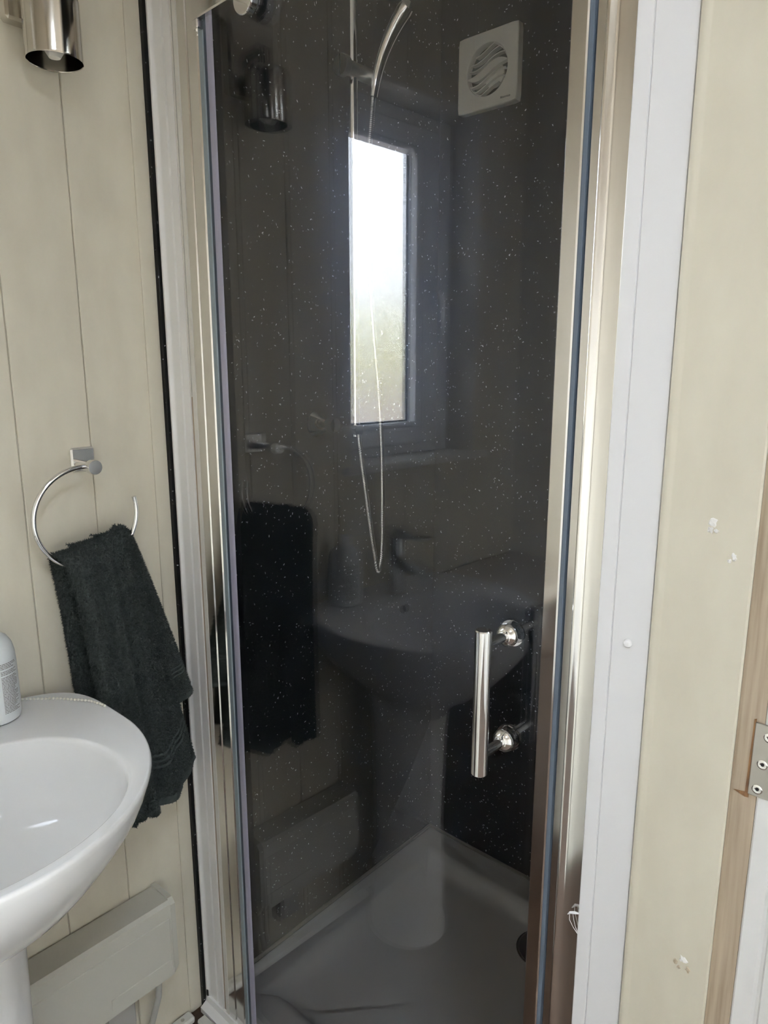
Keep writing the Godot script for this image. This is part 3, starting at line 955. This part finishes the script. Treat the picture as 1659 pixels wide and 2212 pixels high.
func towel_sheet(mb: MB, hem: MB, c: Array, bands: bool) -> void:
	# one hanging layer as a closed slab
	var nu := 40
	var nv := 54
	mb.grid(nu, nv, func(i: float, j: float) -> Vector3: return towel_point(c, i, 1.0 - j, 1.0))
	mb.grid(nu, nv, func(i: float, j: float) -> Vector3: return towel_point(c, 1.0 - i, 1.0 - j, -1.0))
	mb.grid(nu, 1, func(i: float, j: float) -> Vector3: return towel_point(c, i, 1.0, lerpf(-1.0, 1.0, j)))
	mb.grid(nu, 1, func(i: float, j: float) -> Vector3: return towel_point(c, i, 0.0, lerpf(1.0, -1.0, j)))
	mb.grid(1, nv, func(i: float, j: float) -> Vector3: return towel_point(c, 0.0, 1.0 - j, lerpf(-1.0, 1.0, i)))
	mb.grid(1, nv, func(i: float, j: float) -> Vector3: return towel_point(c, 1.0, 1.0 - j, lerpf(1.0, -1.0, i)))
	if bands:
		for v0 in [0.800, 0.822, 0.844, 0.974]:
			var v1: float = v0 + (0.012 if v0 < 0.9 else 0.028)
			hem.grid(nu, 3, func(i: float, j: float) -> Vector3: return towel_point(c, i, lerpf(v1, v0, j), 1.25 + 0.45 * sin(PI * j)))


func make_towel() -> void:
	var t := thing("hand_towel", "dark green-grey terry hand towel hanging through the ring", "towel")
	var mb := MB.new()
	var hem := MB.new()
	mb.limit = 0.3
	hem.limit = 0.3
	towel_sheet(mb, hem, [Vector2(0.254, 1.104), Vector2(0.128, 1.130), Vector2(0.062, 0.66), Vector2(0.214, 0.65), 0.032, 0.024, 1.5, 0.004, 0.4, -0.014, 0.0], false)
	towel_sheet(mb, hem, [Vector2(0.180, 1.122), Vector2(0.128, 1.134), Vector2(0.014, 0.776), Vector2(0.118, 0.742), 0.060, 0.054, 0.9, 0.005, 1.1, 0.016, 0.0], true)
	towel_sheet(mb, hem, [Vector2(0.226, 1.116), Vector2(0.138, 1.134), Vector2(0.032, 0.648), Vector2(0.185, 0.608), 0.076, 0.094, 1.5, 0.011, 2.0, 0.024, 0.02], true)
	towel_sheet(mb, hem, [Vector2(0.258, 1.108), Vector2(0.182, 1.124), Vector2(0.148, 0.622), Vector2(0.212, 0.630), 0.098, 0.130, 1.1, 0.011, 0.2, 0.036, 0.015], false)
	part("woven_band", hem, M.towel_hem, t, "flat woven bands and hem")
	var cl := part("cloth", mb, M.towel_cotton, t)
	# terry loops standing out of the cloth
	var rng := RandomNumberGenerator.new()
	rng.seed = 5
	var loop := MB.new()
	loop.tri(Vector3(-0.0009, 0, 0), Vector3(0.0009, 0, 0), Vector3(0, 0, 0.0046))
	loop.tri(Vector3(0, -0.0009, 0), Vector3(0, 0.0009, 0), Vector3(0, 0, 0.0046))
	var mm := MultiMesh.new()
	mm.transform_format = MultiMesh.TRANSFORM_3D
	mm.mesh = loop.mesh()
	var p := mb.p
	var tr := []
	for i in p.size() / 3:
		var a := p[3 * i]
		var b := p[3 * i + 1]
		var c := p[3 * i + 2]
		var nn := (b - a).cross(c - a)
		var many := nn.length() * 0.5 * 200000.0
		nn = nn.normalized()
		var k := int(many) + (1 if rng.randf() < many - floorf(many) else 0)
		for q in k:
			var u := rng.randf()
			var v := rng.randf()
			if u + v > 1.0:
				u = 1.0 - u
				v = 1.0 - v
			var d := (nn + Vector3(rng.randf_range(-0.7, 0.7), rng.randf_range(-1.0, 0.4), rng.randf_range(-0.7, 0.7))).normalized()
			var up := Vector3(0.3, 0.8, 0.5).cross(d).normalized()
			tr.append(Transform3D(Basis(up, d.cross(up), d), a + (b - a) * u + (c - a) * v - nn * 0.0004))
	mm.instance_count = tr.size()
	for i in tr.size():
		mm.set_instance_transform(i, tr[i])
	var mi := MultiMeshInstance3D.new()
	mi.name = "terry_pile"
	mi.multimesh = mm
	mi.material_override = M.towel_cotton
	mi.set_meta("kind", "stuff")
	t.add_child(mi)


func make_wall_light() -> void:
	var x := 0.060
	var z := 0.187
	var l := thing("wall_light", "nickel wall light with a downward cylinder shade", "wall light")
	part("backplate", box(Vector3(0.0, 1.888, 0.135), Vector3(0.026, 2.04, 0.236), 0.004), M.nickel, l)
	part("arm", MB.new().tube([Vector3(0.020, 1.965, z), Vector3(0.045, 1.965, z), Vector3(x, 1.958, z), Vector3(x, 1.925, z)], 0.011, 16), M.nickel, l)
	part("shade", MB.new().lathe([Vector2(0.0384, 1.836), Vector2(0.0390, 1.835), Vector2(0.0395, 1.838), Vector2(0.0395, 1.915), Vector2(0.0370, 1.926), Vector2(0.0, 1.928)], Vector3(x, 0, z), Vector3.UP, 48), M.nickel, l)
	part("shade_lining", MB.new().lathe([Vector2(0.0, 1.916), Vector2(0.0375, 1.916), Vector2(0.0384, 1.836)], Vector3(x, 0, z), Vector3.UP, 48), M.nickel, l)
	part("bulb", MB.new().lathe([Vector2(0.0, 1.838), Vector2(0.008, 1.840), Vector2(0.0145, 1.850), Vector2(0.0150, 1.880), Vector2(0.009, 1.905), Vector2(0.0, 1.906)], Vector3(x, 0, z), Vector3.UP, 24), M.opal_glass, l)


func make_heater() -> void:
	var h := thing("panel_heater", "slim cream panel heater low on the boarded wall", "heater", Vector3(0, 0, 0))
	var z0 := 0.098
	var z1 := 0.390
	part("casing", MB.new().prism([Vector2(0.192, 0.004), Vector2(0.368, 0.004), Vector2(0.372, 0.066), Vector2(0.366, 0.073), Vector2(0.205, 0.073), Vector2(0.192, 0.060)].map(func(q): return Vector2(q.y, q.x)), 2, z0 + 0.010, z1 - 0.010), M.heater_enamel, h)
	for e in [[z0, z0 + 0.010], [z1 - 0.010, z1]]:
		part("end_cap", MB.new().prism([Vector2(0.190, 0.002), Vector2(0.372, 0.002), Vector2(0.374, 0.064), Vector2(0.364, 0.074), Vector2(0.222, 0.074), Vector2(0.190, 0.056)].map(func(q): return Vector2(q.y, q.x)), 2, e[0], e[1]), M.heater_enamel, h)
	part("front_panel", box(Vector3(0.072, 0.214, z0 + 0.014), Vector3(0.0755, 0.338, z1 - 0.014), 0.0015), M.heater_enamel, h)
	part("front_flap", box(Vector3(0.0745, 0.222, z0 + 0.016), Vector3(0.0768, 0.246, 0.240), 0.001), M.heater_enamel, h)
	part("wall_bracket", box(Vector3(0.0, 0.20, 0.13), Vector3(0.005, 0.36, 0.36)), M.cable_grey, h)
	var c := part("heater_cable", MB.new().tube([Vector3(0.030, 0.196, 0.122), Vector3(0.030, 0.165, 0.121), Vector3(0.028, 0.130, 0.123), Vector3(0.022, 0.095, 0.130), Vector3(0.016, 0.060, 0.138), Vector3(0.013, 0.024, 0.142), Vector3(0.013, 0.001, 0.143)], 0.0062, 12), M.cable_grey)
	tag(c, "pale grey cable running from the heater to the floor", "cable")
	var j := thing("junction_box", "small grey box on the wall under the heater", "junction box")
	part("box", box(Vector3(0.0, 0.105, 0.172), Vector3(0.030, 0.172, 0.235), 0.005), M.cable_grey, j)
	part("lid", box(Vector3(0.030, 0.109, 0.176), Vector3(0.033, 0.168, 0.231), 0.001), M.cable_grey, j)


func make_floor_strips() -> void:
	var a := thing("floor_strip", "short white strip with a screw along the boarded wall", "trim strip")
	part("strip", box(Vector3(0.002, 0.0, 0.042), Vector3(0.028, 0.016, 0.47), 0.004), M.strip_white, a)
	part("screw", MB.new().lathe([Vector2(0.004, 0.0), Vector2(0.004, 0.0008), Vector2(0.0, 0.0010)], Vector3(0.015, 0.0158, 0.066), Vector3.UP, 14), M.brushed_steel, a)
	var b := thing("floor_strip", "short white strip along the shower threshold", "trim strip")
	part("strip", box(Vector3(0.034, 0.0, 0.022), Vector3(0.80, 0.014, 0.044), 0.004), M.strip_white, b)


# ---------------------------------------------------------------- doorway jamb
func make_jamb() -> void:
	var top := 2.40
	var zf := 0.020
	struct("trim_2", MB.new().prism([Vector2(0.8695, -0.02), Vector2(0.8695, zf), Vector2(0.8705, zf + 0.001), Vector2(0.8855, zf + 0.0008), Vector2(0.8865, zf - 0.0008), Vector2(0.8875, zf + 0.0006), Vector2(0.9265, zf + 0.0005), Vector2(0.9275, zf - 0.001), Vector2(0.9275, -0.02)], 1, 0.0, top), M.white_trim, "flat white plastic trim beside the shower post")
	var cap := part("screw_cap", MB.new().ball(Vector3(0.905, 1.1105, zf + 0.001), 0.0048, 12), M.white_upvc, get_node("trim_2"))
	cap.scale = Vector3.ONE
	struct("trim_3", MB.new().prism([Vector2(0.9278, -0.02), Vector2(0.9278, zf + 0.001), Vector2(0.929, zf + 0.004), Vector2(0.932, zf + 0.0055), Vector2(0.9355, zf + 0.0052), Vector2(0.938, zf + 0.004), Vector2(0.940, zf + 0.0038), Vector2(1.0165, zf + 0.0038), Vector2(1.0182, zf + 0.002), Vector2(1.0182, -0.02)], 1, 0.0, top), M.cream_paint, "wide cream painted doorway jamb with chipped filler")
	var w := struct("trim_4", MB.new().prism([Vector2(1.0184, -0.02), Vector2(1.0184, zf), Vector2(1.0420, zf), Vector2(1.0420, -0.02)], 1, 0.0, top), M.bare_pine, "bare pine strip of the jamb with a let-in hinge")
	struct("trim_5", MB.new().prism([Vector2(1.0422, -0.02), Vector2(1.0422, zf - 0.001), Vector2(1.044, zf + 0.0005), Vector2(1.060, zf + 0.0005), Vector2(1.063, zf - 0.002), Vector2(1.066, zf - 0.002), Vector2(1.068, zf + 0.001), Vector2(1.100, zf + 0.001), Vector2(1.102, zf - 0.001), Vector2(1.102, -0.02)], 1, 0.0, top), M.white_paint, "white painted outer edge of the jamb")
	# hinge leaf
	var h := thing("hinge_leaf", "steel hinge leaf with screws let into the bare pine", "hinge", Vector3(1.034, 0, zf))
	part("leaf", box(Vector3(0.0005, 0.990, 0.0006), Vector3(0.044, 1.066, 0.0026), 0.0006), M.brushed_steel, h)
	for q in [[0.0135, 1.054], [0.0105, 1.025], [0.0085, 0.998]]:
		var s := part("screw", MB.new().lathe([Vector2(0.0048, 0.0), Vector2(0.0048, 0.0005), Vector2(0.0035, 0.0010), Vector2(0.0020, 0.0006), Vector2(0.0, 0.0004)], Vector3(q[0], q[1], 0.0025), Vector3(0, 0, 1), 18), M.chrome, h)
		part("recess", MB.new().lathe([Vector2(0.0016, 0.0), Vector2(0.0016, 0.0007), Vector2(0.0, 0.0007)], Vector3(q[0], q[1], 0.0027), Vector3(0, 0, 1), 8), M.black_rubber, s)
	part("split_edge", MB.new().prism([Vector2(-0.0022, 0.986), Vector2(0.0008, 0.988), Vector2(0.0008, 1.069), Vector2(-0.0010, 1.068)], 2, 0.0004, 0.0013), M.split_wood, w).position = Vector3(1.034, 0, zf)
	part("split_edge", MB.new().prism([Vector2(-0.0125, 0.9885), Vector2(-0.002, 0.990), Vector2(0.0012, 0.989), Vector2(0.0012, 0.9855), Vector2(-0.002, 0.9850)], 2, 0.0004, 0.0011), M.split_wood, w).position = Vector3(1.034, 0, zf)
	# chipped filler on the cream face
	var rng := RandomNumberGenerator.new()
	rng.seed = 77
	for s in [[0.9795, 1.2535, 0.0055], [0.9775, 1.246, 0.004], [0.983, 1.246, 0.0035], [1.0005, 1.224, 0.0045], [0.997, 1.219, 0.003], [0.992, 0.772, 0.0065], [0.985, 0.765, 0.0045], [0.998, 0.763, 0.0045], [0.9885, 0.760, 0.003]]:
		var q := MB.new()
		var ring := PackedVector3Array()
		var ring2 := PackedVector3Array()
		for k in 11:
			var a := TAU * k / 11
			var r: float = s[2] * rng.randf_range(0.45, 1.15)
			ring.append(Vector3(s[0] + r * cos(a) * 0.8, s[1] + r * sin(a), zf + 0.0036))
			ring2.append(Vector3(s[0] + r * cos(a) * 0.55, s[1] + r * sin(a) * 0.7 + 0.0006, zf + 0.0036 + rng.randf_range(0.0006, 0.0022)))
		q.loft([ring, ring2], false, true)
		part("filler_chip", q, M.chip_tan if s[2] in [0.0045, 0.003] and s[1] < 0.77 else M.chip_white, get_node("trim_3"))
	# curl of loose sealant beside the post
	var c := MB.new()
	c.tube([Vector3(0.8705, 0.7575, 0.0225), Vector3(0.867, 0.7590, 0.026), Vector3(0.862, 0.7570, 0.027), Vector3(0.8585, 0.7520, 0.026)], [0.0010, 0.0017, 0.0015, 0.0005], 8)
	c.tube([Vector3(0.861, 0.7555, 0.0265), Vector3(0.8615, 0.747, 0.027), Vector3(0.8655, 0.738, 0.025), Vector3(0.8700, 0.729, 0.0215)], [0.0003, 0.0004, 0.0003, 0.0005], 6)
	c.tube([Vector3(0.865, 0.7570, 0.0265), Vector3(0.8668, 0.748, 0.026), Vector3(0.8682, 0.739, 0.024), Vector3(0.8700, 0.731, 0.0215)], [0.0003, 0.0003, 0.0003, 0.0005], 6)
	tag(part("sealant_curl", c, M.white_upvc), "tiny curl of white sealant peeling from the trim", "sealant")


# ---------------------------------------------------------------- far side of the basin, outdoors
func make_vanity() -> void:
	var v := thing("vanity_cabinet", "dark panelled cabinet beyond the basin with a beige top", "cabinet")
	var z0 := 0.770
	var z1 := 1.096
	part("carcass", box(Vector3(0.002, 0.0, z0), Vector3(0.290, 0.815, z1), 0.002), M.dark_wood, v)
	part("top", box(Vector3(0.002, 0.815, z0 - 0.008), Vector3(0.312, 0.842, z1), 0.006), M.vanity_top, v)
	var a := z0 + 0.008
	var b := z1 - 0.008
	var dr := part("drawer_front", box(Vector3(0.290, 0.655, a), Vector3(0.306, 0.800, b), 0.004), M.dark_wood, v)
	part("knob", MB.new().ball(Vector3(0.318, 0.728, (a + b) * 0.5), 0.012, 14), M.brushed_steel, dr)
	var fr := MB.new()
	fr.box(Vector3(0.290, 0.05, a), Vector3(0.306, 0.645, a + 0.05), 0.004)
	fr.box(Vector3(0.290, 0.05, b - 0.05), Vector3(0.306, 0.645, b), 0.004)
	fr.box(Vector3(0.290, 0.05, a + 0.05), Vector3(0.306, 0.10, b - 0.05), 0.004)
	fr.box(Vector3(0.290, 0.595, a + 0.05), Vector3(0.306, 0.645, b - 0.05), 0.004)
	var dd := part("door", fr, M.dark_wood, v)
	part("door_panel", box(Vector3(0.290, 0.10, a + 0.05), Vector3(0.297, 0.595, b - 0.05), 0.003), M.dark_wood, dd)


func make_outdoors() -> void:
	struct("ground", box(Vector3(-80, -0.9, -60), Vector3(60, -0.6, 60)), M.earth, "bare brown ground outside the window")
	var rng := RandomNumberGenerator.new()
	rng.seed = 3
	for k in 7:
		var z := -45.0 + k * 16.5
		var mb := MB.new()
		var rings := []
		for j in 9:
			var f := j / 8.0
			var r := PackedVector3Array()
			for i in 20:
				var a := -TAU * i / 20
				var rad := (1.0 - 0.55 * pow(f, 2.2)) * rng.randf_range(0.88, 1.1)
				r.append(Vector3(3.4 * cos(a) * rad, f * (7.6 + 0.9 * sin(k * 2.1)), 7.0 * sin(a) * rad))
			rings.append(r)
		mb.loft(rings)
		var t := part("hedge", mb, M.hedge_leaf)
		t.position = Vector3(-40.0 + 1.5 * sin(k * 1.7), -0.62, z)
		tag(t, "yellow-green hedge outside, blurred by the frosted window glass", "hedge", "hedges beyond the bathroom window")


func _ready() -> void:
	make_view()
	make_materials()
	make_shell()
	make_window()
	make_tray()
	make_frame()
	make_door()
	make_fan()
	make_shower_fittings()
	make_basin()
	make_towel_ring()
	make_towel()
	make_wall_light()
	make_heater()
	make_floor_strips()
	make_jamb()
	make_vanity()
	make_outdoors()
